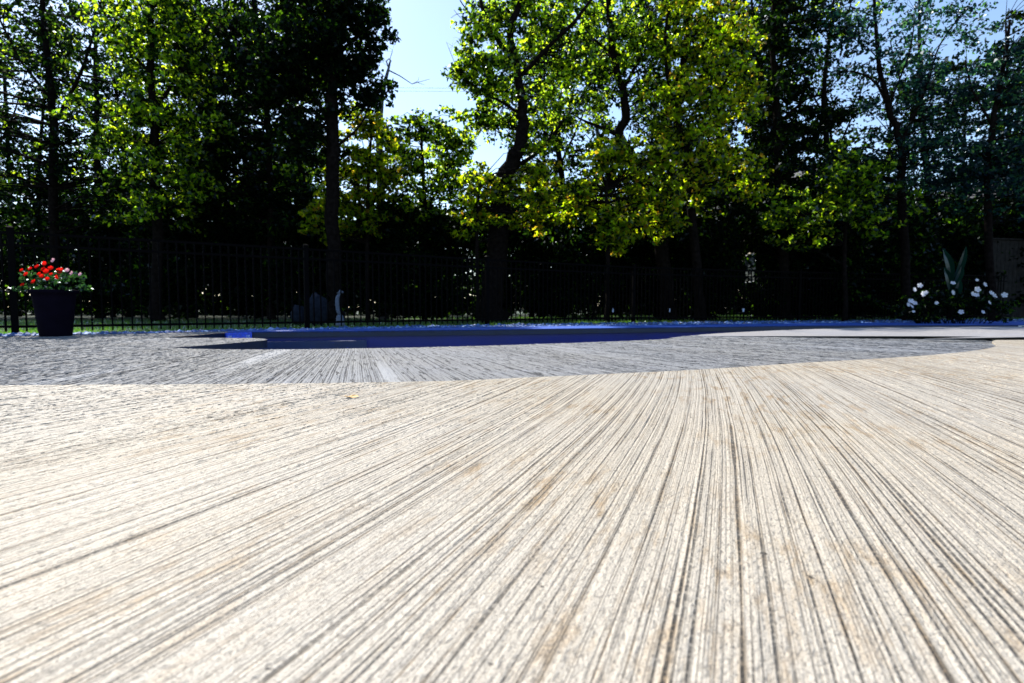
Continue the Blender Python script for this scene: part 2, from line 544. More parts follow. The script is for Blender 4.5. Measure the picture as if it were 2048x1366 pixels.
idx = np.round(th_ * 8 / 0.016); hs = np.modf(np.sin(idx * 12.9898) * 43758.5453)[0]; hs2 = np.abs(np.modf(np.sin(idx * 78.233) * 12543.17)[0])
th_ = (idx + hs * .45) * 0.016 / 8 + g_.normal(0, .00012, n0)
xx = -3.0 + rr_ * np.sin(th_); yy = 11.0 - rr_ * np.cos(th_)
keep = inside(xx, yy, deck_outer) & ~inside(xx, yy, pool2) & ~inside(xx, yy, npoly) & (g_.uniform(0, 1, n0) < np.clip(1.15 - (yy - 2.2) * .16, .22, 1) * (0.25 + .75 * hs2))
pts = np.stack([xx, yy], 1)[keep]
ridges(deck, pts, -th_[keep] + g_.normal(0, .015, len(pts)), 0.045, 0.007, np.full(len(pts), 0.0026), ZD, 6)

# pale slab: riser line tapering to nothing on its left, tilted up to the right
riser = [gp(*q, ZD) for q in [(1395, 672.2), (1500, 673.6), (1640, 675.6), (1760, 677.3), (1880, 679.2), (1975, 681.2), (2060, 682.0)]] + [Vector((18, 6.9, 0))]
pale_far = [Vector((p.x, p.y + 0.02 * 0, 0)) for p in near_right[2:]]
pz = lambda x, y: -0.009 + 0.036 * min(1.0, max(0.0, (x - 2.2) / 2.3)) - 0.0015 * min(1, max(0, (x - 6) / 4))
pale_outer = [(p.x, p.y) for p in curve(riser, 3)] + [(18, 10.0)] + [(p.x, p.y) for p in curve([Vector((q.x, q.y, 0)) for q in near_right[2:]], 3)[::-1]]
sheet('pale_slab', pale_outer, [], pz, PALE, skirt=0.004)
PALE_EDGE = True

# pool coping nose + walls + floor + water
def ring_wall(name, pts, z0, z1, m, closed=True, off=0.0):
    vs, fs = [], []
    n = len(pts)
    for p in pts: vs += [(p[0], p[1], z0), (p[0], p[1], z1)]
    for i in range(n if closed else n - 1):
        j = (i + 1) % n
        fs.append((2 * i, 2 * j, 2 * j + 1, 2 * i + 1))
    me = bpy.data.meshes.new(name)
    me.from_pydata(vs, [], fs)
    o = link_mesh(name, me, m)
    o['kind'] = 'structure'
    return o

ring_wall('pale_slab_edge', [(p.x, p.y + 0.03) for p in near_right[2:]], -0.03, -0.006, RIM, closed=False)

def offset(pts, d):
    out = []
    n = len(pts)
    for i, p in enumerate(pts):
        a, b_ = Vector(pts[i - 1]), Vector(pts[(i + 1) % n])
        t = (b_ - a); t = t / max(t.length, 1e-6)
        out.append((p[0] + t.y * d, p[1] - t.x * d))
    return out
ring_wall('pool_rim', pool2, ZD - 0.075, ZD - 0.0005, RIM)
area = sum(pool2[i - 1][0] * pool2[i][1] - pool2[i][0] * pool2[i - 1][1] for i in range(len(pool2)))
po = offset(pool2, 0.05 if area > 0 else -0.05)
ring_wall('pool_wall', po, -1.3, ZD - 0.075, LINER)
# underside of the rim
me = bpy.data.meshes.new('pool_rim_underside')
n_ = len(po)
me.from_pydata([(p[0], p[1], ZD - 0.075) for p in pool2] + [(p[0], p[1], ZD - 0.0749) for p in po], [], [(i, (i + 1) % n_, n_ + (i + 1) % n_, n_ + i) for i in range(n_)])
o = link_mesh('pool_rim_underside', me, RIM); o['kind'] = 'structure'
sheet('pool_floor', po, [], -1.3, LINER)
WAT, t, b = mat('pool_water')
b.inputs['Base Color'].default_value = (0.35, 0.6, 0.9, 1)
b.inputs['Roughness'].default_value = 0.03
b.inputs['IOR'].default_value = 1.33
b.inputs['Transmission Weight'].default_value = 1.0
co = N(t, 'ShaderNodeTexCoord').outputs['Object']
bn = N(t, 'ShaderNodeBump'); bn.inputs['Distance'].default_value = 0.01; bn.inputs['Strength'].default_value = 0.4
t.links.new(noise(t, co, 6.0, 3), bn.inputs['Height']); t.links.new(bn.outputs[0], b.inputs['Normal'])
sheet('pool_water', po, [], -0.235, WAT)
# far coping: strip with blue tree shade in its colour, lying on the deck behind the far edge
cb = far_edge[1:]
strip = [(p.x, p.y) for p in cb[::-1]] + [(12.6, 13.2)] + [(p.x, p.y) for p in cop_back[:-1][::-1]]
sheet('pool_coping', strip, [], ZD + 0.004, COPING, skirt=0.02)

# dark step unit in the far left of the pool
a_, b2 = gp(500, 663.8, ZD), gp(733, 661.6, ZD)
mb = MB()
dirv = (b2 - a_).normalized(); nrm = Vector((dirv.y, -dirv.x, 0))
ang = math.atan2(dirv.y, dirv.x)
L = (b2 - a_).length
c0 = (a_ + b2) / 2 + nrm * 0.16
mb.box((c0.x, c0.y, -0.70), (L, 0.24, 1.14), ang)
ob = mb.build('pool_step', NAVY)
tag(ob, 'dark navy pool step against the far left pool wall, beside the bright blue wall', 'pool step')
# white skimmer face low on the far wall at the right edge
p = gp(2044, 650.0, ZD)
mb = MB(); mb.box((p.x + 0.02, p.y - 0.03, ZD - 0.02), (0.24, 0.03, 0.022), 0.2)
mb2 = MB(); mb2.box((p.x + 0.02, p.y - 0.05, ZD - 0.02), (0.16, 0.012, 0.008), 0.2)
e = empty('pool_skimmer', (0, 0, 0)); tag(e, 'white pool skimmer plate on the far pool rim at the right edge of the photo', 'skimmer')
mb.build('faceplate', WHITEP, e); mb2.build('slot', BLACKMETAL, e)
# blue tiled end of the second bay
a1, a2 = gp(449, 665.4, ZD), gp(500, 663.8, ZD)
d1 = (a2 - a1).normalized(); n1 = Vector((d1.y, -d1.x, 0))
c1 = (a1 + a2) / 2 + n1 * 0.03
mb = MB(); mb.box((c1.x, c1.y, ZD - 0.062), ((a2 - a1).length, 0.05, 0.12), math.atan2(d1.y, d1.x))
e = empty('tile_panel'); tag(e, 'bright blue tiled pool panel in the bay left of the navy step', 'tile panel')
mb.build('panel', TILE_B, e)
for f in (0.12, 0.83):
    q = a1.lerp(a2, f) + n1 * 0.06
    mb = MB()
    for dz in (-1, 1):
        for dx in (-1, 1):
            mb.box((q.x + dx * 0.012, q.y, ZD - 0.06 + dz * 0.013), (0.018, 0.008, 0.018), math.atan2(d1.y, d1.x))
    mb.build('tile_inlay', simple('pale_tile', (0.35, 0.5, 0.9), 0.25), e)

# gravel stones along the bed (uncountable)
def pebbles(n):
    ico = bmesh.new(); bmesh.ops.create_icosphere(ico, subdivisions=1, radius=1.0)
    bv = np.array([v.co[:] for v in ico.verts]); bf = np.array([[v.index for v in f.verts] for f in ico.faces]); ico.free()
    V, F = [], []
    back = [Vector((p.x, p.y)) for p in left_back + cop_back]
    fro = [Vector((p[0], p[1])) for p in bed_outer[1:-1]]
    fro = [Vector((-5.9, 6.5))] + fro
    def lerp_pl(pl, s):
        k = min(int(s * (len(pl) - 1)), len(pl) - 2); f = s * (len(pl) - 1) - k
        return pl[k].lerp(pl[k + 1], f)
    for i in range(n):
        s = random.random()
        a, b_ = lerp_pl(back, s), lerp_pl(fro, s)
        t_ = random.random() ** 1.8
        p = a.lerp(b_, t_ * 0.95 + 0.02)
        r = random.uniform(0.009, 0.026) * (1.0 if random.random() < 0.93 else 1.7)
        sc = np.array([random.uniform(.7, 1.4), random.uniform(.7, 1.3), random.uniform(.5, .9)]) * r
        th = random.uniform(0, 6.28); c, s_ = math.cos(th), math.sin(th)
        q = bv * sc * (1 + rng.uniform(-.15, .15, bv.shape))
        q = np.stack([q[:, 0] * c - q[:, 1] * s_, q[:, 0] * s_ + q[:, 1] * c, q[:, 2]], 1) + np.array([p.x, p.y, -0.02 + r * 0.3])
        F.append(bf + len(V) * len(bv)); V.append(q)
    me = bpy.data.meshes.new('gravel')
    me.from_pydata(np.concatenate(V).tolist(), [], np.concatenate(F).tolist())
    m, t, b = mat('pebble')
    rnd = N(t, 'ShaderNodeNewGeometry').outputs['Random Per Island']
    t.links.new(ramp(t, rnd, [(0, (0.02, 0.05, 0.16)), (0.6, (0.04, 0.12, 0.36)), (0.9, (0.15, 0.28, 0.6)), (1, (0.6, 0.7, 0.85))]), b.inputs['Base Color'])  # blue tree shade mixed into the pebble colours
    b.inputs['Roughness'].default_value = 0.7
    o = link_mesh('gravel', me, m)
    tag(o, 'gravel stones with painted blue shade along the far pool edge', 'gravel', kind='stuff')
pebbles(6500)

# lawn blades beyond the fence
def grass(n):
    x = rng.uniform(-12, 16, n); y = rng.uniform(0, 9, n) ** 1.0
    fx = np.array([p[0] for p in fence_pts]); fy = np.array([p[1] for p in fence_pts])
    y = np.interp(x, fx, fy) + 0.1 + y * y / 9
    h = rng.uniform(0.03, 0.075, n); a = rng.uniform(0, 6.28, n)
    lx, ly = rng.normal(0, .018, n), rng.normal(0, .018, n)
    wx, wy = np.cos(a) * .004, np.sin(a) * .004
    z0 = np.full(n, -0.03)
    V = np.stack([np.stack([x - wx, y - wy, z0], 1), np.stack([x + wx, y + wy, z0], 1), np.stack([x + lx, y + ly, z0 + h], 1)], 1).reshape(-1, 3)
    me = bpy.data.meshes.new('grass')
    mesh_np(me, V, 3)
    o = link_mesh('grass', me, leaf_mat('grass_blade', [(0.012, 0.035, 0.006), (0.025, 0.06, 0.01)], [(0.06, 0.22, 0.01), (0.2, 0.45, 0.03)]))
    tag(o, 'short green lawn grass beyond the fence', 'grass', kind='stuff')


def mesh_np(me, V, k):
    nf = len(V) // k
    me.vertices.add(len(V)); me.vertices.foreach_set('co', V.astype(np.float32).ravel())
    me.loops.add(len(V)); me.loops.foreach_set('vertex_index', np.arange(len(V), dtype=np.int32))
    me.polygons.add(nf)
    me.polygons.foreach_set('loop_start', np.arange(0, len(V), k, dtype=np.int32))
    me.polygons.foreach_set('loop_total', np.full(nf, k, dtype=np.int32))
    me.update(calc_edges=True)
grass(60000)

# ------------------------------------------------------------ fences
def picket_fence(p0, p1, h, label, step=0.10, post0=True, posts=1, cap_m=None, group='black metal pool fence panels'):
    e = empty('metal_fence', (p0[0], p0[1], -0.03))
    tag(e, label, 'fence', group)
    d = Vector((p1[0] - p0[0], p1[1] - p0[1], 0)); L = d.length; d.normalize(); a = math.atan2(d.y, d.x)
    for z in (h - 0.015, h - 0.155, 0.11):
        mb = MB(); mb.box((d.x * L / 2, d.y * L / 2, z), (L, 0.028, 0.03), a); mb.build('rail', BLACKMETAL, e)
    n = int(L / step)
    for i in range(1, n):
        s = L * i / n
        mb = MB()
        mb.box((d.x * s, d.y * s, 0.05 + (h - 0.065) / 2 - 0.005), (0.017, 0.017, h - 0.075), a)
        if i <= 100: mb.build('picket', BLACKMETAL, e)
    for k in range(posts):
        s = 0 if k == 0 else L
        po_ = MB(); po_.box((d.x * s, d.y * s, (h + 0.03) / 2), (0.064, 0.064, h + 0.03), a)
        po = po_.build('post', BLACKMETAL, e)
        cp = MB(); cp.box((d.x * s, d.y * s, h + 0.036), (0.08, 0.08, 0.012), a)
        cp.box((d.x * s, d.y * s, h + 0.052), (0.07, 0.07, 0.02), a, taper=0.3)
        c = cp.build('cap', BLACKMETAL, po)
    return e
FH = 1.2
fl = ['black metal fence section left of the capped post, at the left photo edge',
      'black metal fence section behind the planter of red flowers',
      'black metal fence section right of the second visible post, behind the pool step',
      'black metal fence section in deep shade under the big forked tree',
      'black metal fence section in shade behind the middle of the far gravel bed',
      'black metal fence section behind the white flowering shrub']
segs = [((-9.5, 6.30), (-5.73, 6.56)), ((-5.73, 6.56), (-3.03, 8.42)), ((-3.03, 8.42), (-0.45, 10.3)), ((-0.45, 10.3), (2.6, 12.2)), ((2.6, 12.2), (7.0, 13.9)), ((7.0, 13.9), (13.5, 15.6))]
for (q0, q1), lb in zip(segs, fl):
    picket_fence(q0, q1, FH, lb)

# wooden privacy fence, far right
e = empty('wooden_fence', (13.6, 16.3, -0.03), R(12)); tag(e, 'tall weathered grey board fence in shade at the right edge', 'fence')
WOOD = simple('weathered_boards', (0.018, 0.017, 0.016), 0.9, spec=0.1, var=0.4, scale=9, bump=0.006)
for i in range(48):
    mb = MB(); mb.box((i * 0.15, 0, 1.15 + random.uniform(-.008, .008)), (0.14, 0.02, 2.2)); mb.build('board', WOOD, e)
for z in (0.4, 1.9):
    mb = MB(); mb.box((3.5, 0.035, z), (7.3, 0.04, 0.09)); mb.build('rail', WOOD, e)
mb = MB(); mb.box((3.5, 0, 2.28), (7.3, 0.12, 0.04)); mb.build('cap_board', WOOD, e)

# ------------------------------------------------------------ plants
GAPS = [(5.4, 13.0, 12.5, 30.0, 1.55, 3.2, .32), (8.95, 13.0, 20.65, 30.0, 1.6, 2.9, .24)]


def leaves(centers, radii, counts, size, droop=0.5, aspect=0.62, seed=0, outward=0.0):
    g = np.random.default_rng(seed)
    C = np.repeat(centers, counts, axis=0); Rr = np.repeat(radii, counts)[:, None]
    n = len(C)
    d = g.normal(size=(n, 3)); d /= np.linalg.norm(d, axis=1)[:, None]
    rad = g.uniform(0, 1, (n, 1)) ** 0.5
    P = C + d * rad * Rr * np.array([1.2, 1.05, 0.55])
    nr = g.normal(size=(n, 3)) + np.array([0, 0, droop]); nr /= np.linalg.norm(nr, axis=1)[:, None]
    ax = g.normal(size=(n, 3)) + d * outward + np.array([0, 0, -0.35])
    ax -= nr * (ax * nr).sum(1)[:, None]; ax /= np.linalg.norm(ax, axis=1)[:, None] + 1e-9
    sd = np.cross(nr, ax)
    Ls = size * g.uniform(0.6, 1.35, (n, 1))
    wv = Ls * aspect * 0.5 * g.uniform(0.75, 1.25, (n, 1))
    up = nr * Ls * 0.12
    a = P - ax * Ls * 0.5; b = P - ax * Ls * 0.08 + sd * wv + up; c = P + ax * Ls * 0.5 - up * 0.8; dd = P - ax * Ls * 0.08 - sd * wv + up
    K = np.ones(n, bool)
    for (ax_, ay_, bx_, by_, zl, zh, wd) in GAPS:      # narrow openings between the bushes
        t_ = np.clip((P[:, 1] - ay_) / (by_ - ay_), 0, 1)
        lo = CAMZ + (zl - CAMZ) * P[:, 1] / 30.0; hi = CAMZ + (zh - CAMZ) * P[:, 1] / 30.0
        K &= ~((np.abs(P[:, 0] - (ax_ + (bx_ - ax_) * t_)) < wd * P[:, 1] / 30) & (P[:, 1] > 13) & (P[:, 1] < 30.5) & (P[:, 2] > lo) & (P[:, 2] < hi) & (g.uniform(0, 1, n) < .93))
    return np.stack([a[K], b[K], c[K], dd[K]], 1).reshape(-1, 3)


K0, K1 = (0.004, 0.012, 0.002), (0.012, 0.04, 0.004)  # leaf shade painted as near-black stops; bright stops imitate sunlit leaves
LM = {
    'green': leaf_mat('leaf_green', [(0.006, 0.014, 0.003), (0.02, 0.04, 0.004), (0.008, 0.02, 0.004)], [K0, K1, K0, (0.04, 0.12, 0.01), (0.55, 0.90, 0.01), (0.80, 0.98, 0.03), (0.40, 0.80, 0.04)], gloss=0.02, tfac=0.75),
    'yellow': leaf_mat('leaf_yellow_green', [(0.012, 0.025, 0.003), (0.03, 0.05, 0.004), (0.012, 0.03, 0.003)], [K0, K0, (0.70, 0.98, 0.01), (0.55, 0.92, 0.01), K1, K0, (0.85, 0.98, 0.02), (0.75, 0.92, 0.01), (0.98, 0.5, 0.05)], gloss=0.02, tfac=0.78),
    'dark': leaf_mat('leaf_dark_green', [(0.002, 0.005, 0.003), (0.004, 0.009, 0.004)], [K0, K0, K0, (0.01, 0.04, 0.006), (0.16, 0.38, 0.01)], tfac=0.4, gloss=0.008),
    'blue': leaf_mat('leaf_blue_green', [(0.003, 0.012, 0.018), (0.006, 0.022, 0.028)], [K0, (0.006, 0.04, 0.04), (0.02, 0.10, 0.07), (0.16, 0.45, 0.08)], tfac=0.5, gloss=0.02),
}
DENS = 1.6


def plant(name, label, cat, Yd, trunk, branches, blobs, leafm, size=0.115, base_px=None, group=None, bark=None, seed=0, per=70, cr=0.34, twig=True):
    """trunk: [(px,py,width_px)...]; branches: lists of the same; blobs: (cx,cy,rx,ry,dy,n_clumps) in picture px at depth Yd+dy"""
    g = random.Random(seed + 100)
    s = Yd / FPX
    bx = trunk[0][0] if trunk else blobs[0][0]
    base = at(bx, 700, Yd); base.z = -0.03
    e = empty(name, base); tag(e, label, cat, group)
    mb = MB()
    nodes = []
    def limb(pl, toground=False, dz=0.0, n=9):
        pts = [at(x, y, Yd + dz * i / max(1, len(pl) - 1)) for i, (x, y, _) in enumerate(pl)]
        rad = [w_ * s / 2 for _, _, w_ in pl]
        if toground:
            pts.insert(0, Vector((pts[0].x, pts[0].y, -0.05))); rad.insert(0, rad[0] * 1.35)
        cp = curve(pts, 4); cr_ = [v.x for v in curve([Vector((r_, 0, 0)) for r_ in rad], 4)]
        k = len(cp)
        for i in range(1, k - 1): cp[i] += Vector((g.gauss(0, 1), g.gauss(0, 1), 0)) * cr_[i] * 0.18
        mb.tube([p - base for p in cp], cr_, n)
        nodes.extend((p, r_) for p, r_ in zip(cp, cr_))
    if trunk: limb(trunk, True)
    for i, br in enumerate(branches): limb(br, False, dz=g.uniform(-1.2, 1.2) if len(br[0]) < 4 else 0, n=6) if False else limb(br, False, 0.0, 6)
    C, Rd, CN = [], [], []
    for (cx, cy, rx, ry, dy, n) in blobs:
        c = at(cx, cy, Yd + dy); sx = (Yd + dy) / FPX
        for i in range(int(n * (DENS if twig else 2.1))):
            while True:
                q = [g.gauss(0, .56) for _ in range(3)]
                if sum(v * v for v in q) < 1.7: break
            p = c + Vector((q[0] * rx * sx, q[1] * min(rx * sx, 2.2) * 0.9, q[2] * ry * sx))
            if p.z < 0.12: p.z = g.uniform(0.12, 0.5)
            kk = 0.72 if twig else 1.0
            r_ = cr * kk * g.uniform(0.45, 1.35)
            C.append(p[:]); Rd.append(r_); CN.append(max(5, int(per * (0.62 if twig else 0.75) * (r_ / cr / kk) ** 2 * g.uniform(.6, 1.3))))
            if twig and nodes and i % 2 == 0:
                best = min(nodes, key=lambda nd: (nd[0] - p).length + max(0, nd[0].z - p.z) * 0.8)
                a0, r0 = best
                m1 = a0.lerp(p, 0.5) + Vector((g.gauss(0, .12), g.gauss(0, .12), g.gauss(0, .1) + 0.12))
                rr = min(r0 * 0.5, 0.008 + 0.011 * (p - a0).length)
                mb.tube([a0 - base, m1 - base, p - base], [rr, rr * .6, 0.004], 4, cap=False)
    if mb.n: mb.build('trunk' if trunk else 'stems', bark or BARK, e, smooth=True)
    V = leaves(np.array(C), np.array(Rd), np.array(CN), size, seed=seed) - np.array(base[:])
    me = bpy.data.meshes.new('crown'); mesh_np(me, V, 4)
    link_mesh('crown' if trunk else 'foliage', me, LM[leafm] if isinstance(leafm, str) else leafm, e)
    return e, len(V) // 4

total = 0
def P_(*a, **k):
    global total
    e, n = plant(*a, **k); total += n
    return e

TG = 'tall trees beyond the fence'
# main forked tree
P_('maple_tree', 'big dark forked tree with leaning trunk right of the sky gap', 'tree', 13.2,
   [(985, 600, 48), (998, 430, 40), (1014, 345, 33), (1044, 280, 26), (1043, 210, 20), (1032, 130, 15), (1022, 60, 14), (1040, 0, 12), (1052, -70, 8)],
   [[(1032, 135, 11), (1000, 88, 9), (978, 55, 8), (960, 0, 7), (948, -60, 5)], [(1038, 225, 7), (1005, 205, 5), (960, 180, 4), (935, 160, 2)],
    [(985, 75, 4), (950, 40, 3), (925, 8, 2.2), (915, -10, 1.5)], [(950, 40, 1.8), (925, 38, 1.2), (908, 20, .8)], [(938, 25, 1.4), (915, 28, 1), (902, 36, .7)],
    [(1043, 150, 9), (1100, 90, 8), (1150, 42, 7), (1200, -25, 5)], [(950, 175, 2), (920, 150, 1.4), (890, 132, .8)], [(920, 150, 1.2), (905, 115, .9), (893, 85, .6)], [(930, 160, 1.1), (900, 158, .8), (880, 140, .6)],
    [(1022, 340, 10), (1080, 300, 7), (1120, 250, 5)]],
   [(945, 75, 30, 45, 0, 15), (955, 150, 45, 45, 0, 22), (1000, 40, 50, 70, 0.5, 26), (1000, 130, 40, 70, -.3, 16), (1090, 30, 60, 70, .4, 32), (1110, 150, 75, 90, .6, 44), (1000, 230, 50, 50, .8, 18), (1090, 240, 60, 60, .6, 22), (960, 240, 25, 40, 0, 9)],
   'green', seed=1, group=TG, cr=0.30, per=60)
P_('maple_tree', 'tree with S-curved trunk beyond the fence, right of the big forked tree', 'tree', 14.0,
   [(1335, 600, 30), (1310, 420, 26), (1265, 318, 22), (1240, 272, 19), (1252, 232, 17), (1246, 180, 15), (1226, 105, 12), (1220, 30, 11), (1205, -60, 7)],
   [[(1240, 272, 9), (1205, 256, 7), (1165, 240, 4), (1140, 225, 2)], [(1246, 180, 8), (1280, 110, 6), (1300, 30, 5)], [(1226, 110, 6), (1180, 70, 4), (1150, 20, 3)]],
   [(1230, 30, 110, 80, 0, 60), (1180, 130, 70, 70, .6, 30), (1290, 130, 70, 90, 0, 36), (1190, 215, 60, 30, .4, 10), (1320, 230, 40, 50, 0, 10)],
   'green', seed=2, group=TG, cr=0.30, per=58)
P_('maple_tree', 'tall yellow green tree with some orange leaves, right of the S-curved trunk', 'tree', 13.2,
   [(1400, 600, 20), (1385, 450, 17), (1372, 310, 15), (1350, 210, 14), (1376, 80, 12), (1388, -60, 9)],
   [[(1350, 210, 8), (1330, 120, 6), (1335, 20, 4)], [(1372, 300, 7), (1430, 200, 5), (1480, 110, 3)], [(1376, 80, 6), (1440, 20, 4)]],
   [(1390, 60, 90, 100, 0, 70), (1400, 210, 95, 100, -.3, 80), (1480, 120, 60, 110, .5, 40), (1420, 350, 90, 70, 0, 40)],
   'yellow', seed=3, group=TG, cr=0.30, per=64)
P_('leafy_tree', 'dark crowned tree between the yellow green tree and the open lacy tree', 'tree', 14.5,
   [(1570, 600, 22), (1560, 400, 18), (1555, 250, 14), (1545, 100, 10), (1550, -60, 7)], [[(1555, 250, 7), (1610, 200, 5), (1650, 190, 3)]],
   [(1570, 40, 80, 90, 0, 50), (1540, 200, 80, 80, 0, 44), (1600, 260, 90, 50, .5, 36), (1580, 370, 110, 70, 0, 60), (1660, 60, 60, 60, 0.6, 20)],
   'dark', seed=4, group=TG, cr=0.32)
P_('lacy_tree', 'open lacy blue green tree with much sky showing through, right of centre', 'tree', 14.0,
   [(1815, 600, 18), (1805, 400, 15), (1800, 290, 13), (1775, 215, 11), (1758, 120, 8), (1745, -40, 5)],
   [[(1782, 235, 6), (1755, 170, 5), (1715, 145, 3), (1670, 142, 2)], [(1755, 170, 4), (1762, 130, 3), (1735, 95, 2)], [(1800, 290, 7), (1850, 180, 5), (1880, 90, 3), (1930, 20, 2)], [(1776, 215, 4), (1820, 100, 3), (1830, 20, 2)]],
   [(1750, 60, 110, 90, 0, 46), (1860, 100, 80, 100, 0, 40), (1800, 210, 90, 60, .4, 34), (1890, 240, 80, 70, 0, 34), (1760, 340, 130, 60, 0, 56), (1930, 20, 40, 18, 0, 7)],
   'blue', seed=5, group=TG, cr=0.30, per=42, size=0.095)
P_('lacy_tree', 'blue green tree at the right photo edge with rounded top under the sky corner', 'tree', 13.0,
   [(1985, 600, 16), (1975, 400, 13), (1985, 250, 10), (2010, 120, 7), (2020, 40, 4)], [[(1985, 250, 6), (1945, 180, 4), (1930, 120, 3)]],
   [(2020, 150, 60, 90, 0, 36), (1960, 200, 60, 70, 0.3, 24), (2020, 330, 80, 90, -.3, 60), (1930, 350, 70, 70, 0, 34), (2090, 200, 60, 130, 0, 30)],
   'blue', seed=6, group=TG, cr=0.30, per=44, size=0.10)
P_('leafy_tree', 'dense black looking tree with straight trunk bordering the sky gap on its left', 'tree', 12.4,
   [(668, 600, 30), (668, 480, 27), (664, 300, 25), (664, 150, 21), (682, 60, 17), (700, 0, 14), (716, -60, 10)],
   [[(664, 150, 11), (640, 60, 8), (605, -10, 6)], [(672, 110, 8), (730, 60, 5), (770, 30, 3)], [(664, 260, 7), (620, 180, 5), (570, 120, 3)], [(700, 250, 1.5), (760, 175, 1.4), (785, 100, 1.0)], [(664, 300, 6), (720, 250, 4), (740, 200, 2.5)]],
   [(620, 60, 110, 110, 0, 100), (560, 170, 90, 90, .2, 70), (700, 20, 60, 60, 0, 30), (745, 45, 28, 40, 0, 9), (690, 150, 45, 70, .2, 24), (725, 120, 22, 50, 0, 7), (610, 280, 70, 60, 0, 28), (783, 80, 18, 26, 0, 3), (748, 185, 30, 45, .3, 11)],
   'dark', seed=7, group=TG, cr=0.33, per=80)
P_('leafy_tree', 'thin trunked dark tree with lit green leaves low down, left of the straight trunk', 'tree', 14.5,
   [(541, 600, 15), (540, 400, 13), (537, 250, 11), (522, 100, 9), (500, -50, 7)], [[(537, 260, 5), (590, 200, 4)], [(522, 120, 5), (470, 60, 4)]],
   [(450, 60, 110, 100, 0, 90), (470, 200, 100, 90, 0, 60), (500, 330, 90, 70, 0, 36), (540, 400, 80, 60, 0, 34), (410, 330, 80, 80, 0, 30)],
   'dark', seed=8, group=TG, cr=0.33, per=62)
P_('leafy_tree', 'tree with bright sunlit top leaves in the upper left of the photo', 'tree', 13.0,
   [(315, 600, 22), (312, 420, 19), (308, 250, 16), (300, 100, 13), (310, -60, 9)], [[(308, 220, 8), (380, 120, 6), (420, 40, 4)], [(305, 150, 7), (240, 80, 5), (200, 10, 3)]],
   [(320, 30, 120, 80, 0, 74), (340, 140, 110, 70, .2, 52), (260, 230, 100, 60, 0, 34), (350, 270, 90, 60, 0, 36), (330, 380, 120, 70, 0, 50)],
   'green', seed=9, group=TG, cr=0.32, per=60)
P_('leafy_tree', 'sparse bluish tree full of sky glints at the left photo edge', 'tree', 14.5,
   [(108, 600, 19), (108, 420, 16), (106, 250, 14), (96, 120, 11), (80, -50, 8)], [[(106, 250, 8), (160, 150, 6), (190, 60, 4)], [(104, 200, 7), (40, 120, 5), (0, 40, 4)]],
   [(60, 60, 120, 110, 0, 50), (170, 110, 100, 100, .4, 40), (60, 230, 110, 90, 0, 36), (180, 300, 100, 80, 0, 30), (60, 340, 100, 60, 0, 22), (220, 400, 70, 50, 0, 22), (-60, 200, 80, 200, 0, 40)],
   'dark', seed=10, group=TG, cr=0.30, per=52, size=0.095)
# dead snag
e = empty('dead_snag', at(770, 700, 15.0) * 1.0); e.location.z = -0.03
tag(e, 'bare grey snag with hooked tip poking up into the sky gap', 'dead tree')
mb = MB(); b0 = e.location.copy()
def pl(pts, Y): return [at(x, y, Y) - b0 for x, y in pts]
mb.tube([Vector((0, 0, 0))] + pl([(762, 400), (758, 260), (764, 190), (776, 142), (779, 128)], 15.0), [.13, .11, .09, .06, .035, .03], 8)
mb.tube(pl([(779, 128), (782, 122), (778, 117), (773, 122), (776, 134)], 15.0), [.02, .018, .016, .016, .015], 6)
mb.build('trunk', DEADBARK, e, smooth=True)
mb = MB(); mb.tube(pl([(776, 140), (800, 152), (824, 168), (860, 158)], 15.0), [.02, .014, .010, .004], 5)
mb.tube(pl([(824, 168), (836, 162), (838, 154)], 15.0), [.008, .006, .003], 4); mb.tube(pl([(835, 165), (850, 170)], 15.0), [.006, .003], 4)
mb.build('branch', DEADBARK, e)
# small understory trees with lit leaves
UG = 'small trees and bushes behind the fence'
P_('small_tree', 'small green tree below the sky gap, just right of the straight black trunk', 'small tree', 13.5,
   [(735, 600, 9), (735, 450, 8), (738, 330, 6), (745, 240, 3)], [[(735, 450, 4), (700, 350, 3)]],
   [(735, 255, 40, 48, 0, 26), (730, 340, 75, 60, 0, 62), (700, 430, 80, 50, 0, 54)], 'yellow', seed=11, group=UG, cr=0.26, per=54)
P_('small_tree', 'pointed top blue green small tree in the middle of the sky gap', 'small tree', 15.0,
   [(850, 600, 10), (850, 430, 8), (845, 320, 6), (840, 230, 3)], [[(850, 430, 4), (900, 330, 3)], [(850, 400, 4), (800, 320, 3)]],
   [(838, 255, 24, 38, 0, 14), (795, 275, 40, 40, 0, 26), (900, 275, 42, 42, 0, 30), (860, 345, 90, 60, 0, 84), (850, 430, 100, 40, 0, 50)], 'green', seed=12, group=UG, cr=0.26, per=50)
P_('small_tree', 'lime green small tree hugging the left side of the big leaning trunk', 'small tree', 12.6,
   [(955, 600, 8), (955, 450, 7), (960, 360, 4)], [],
   [(965, 370, 45, 45, 0, 20), (960, 440, 50, 35, 0, 14), (1060, 350, 40, 50, 0.5, 18), (1070, 420, 60, 40, .6, 20)], 'yellow', seed=13, group=UG, cr=0.25, per=54)
P_('small_tree', 'bright lime sunlit bush right of the big leaning trunk, under the S-curved trunk', 'small tree', 12.2,
   [(1215, 600, 9), (1215, 450, 8), (1212, 380, 5)], [],
   [(1200, 322, 45, 42, 0, 18), (1275, 340, 60, 50, .3, 24), (1170, 390, 70, 45, .4, 20), (1295, 405, 60, 45, .3, 20), (1240, 440, 70, 50, 0, 28), (1330, 330, 40, 50, .3, 14), (1110, 410, 60, 40, .8, 14), (1250, 490, 26, 34, 0, 6), (1340, 440, 50, 40, .5, 12)], 'yellow', seed=14, group=UG, cr=0.25, per=58)
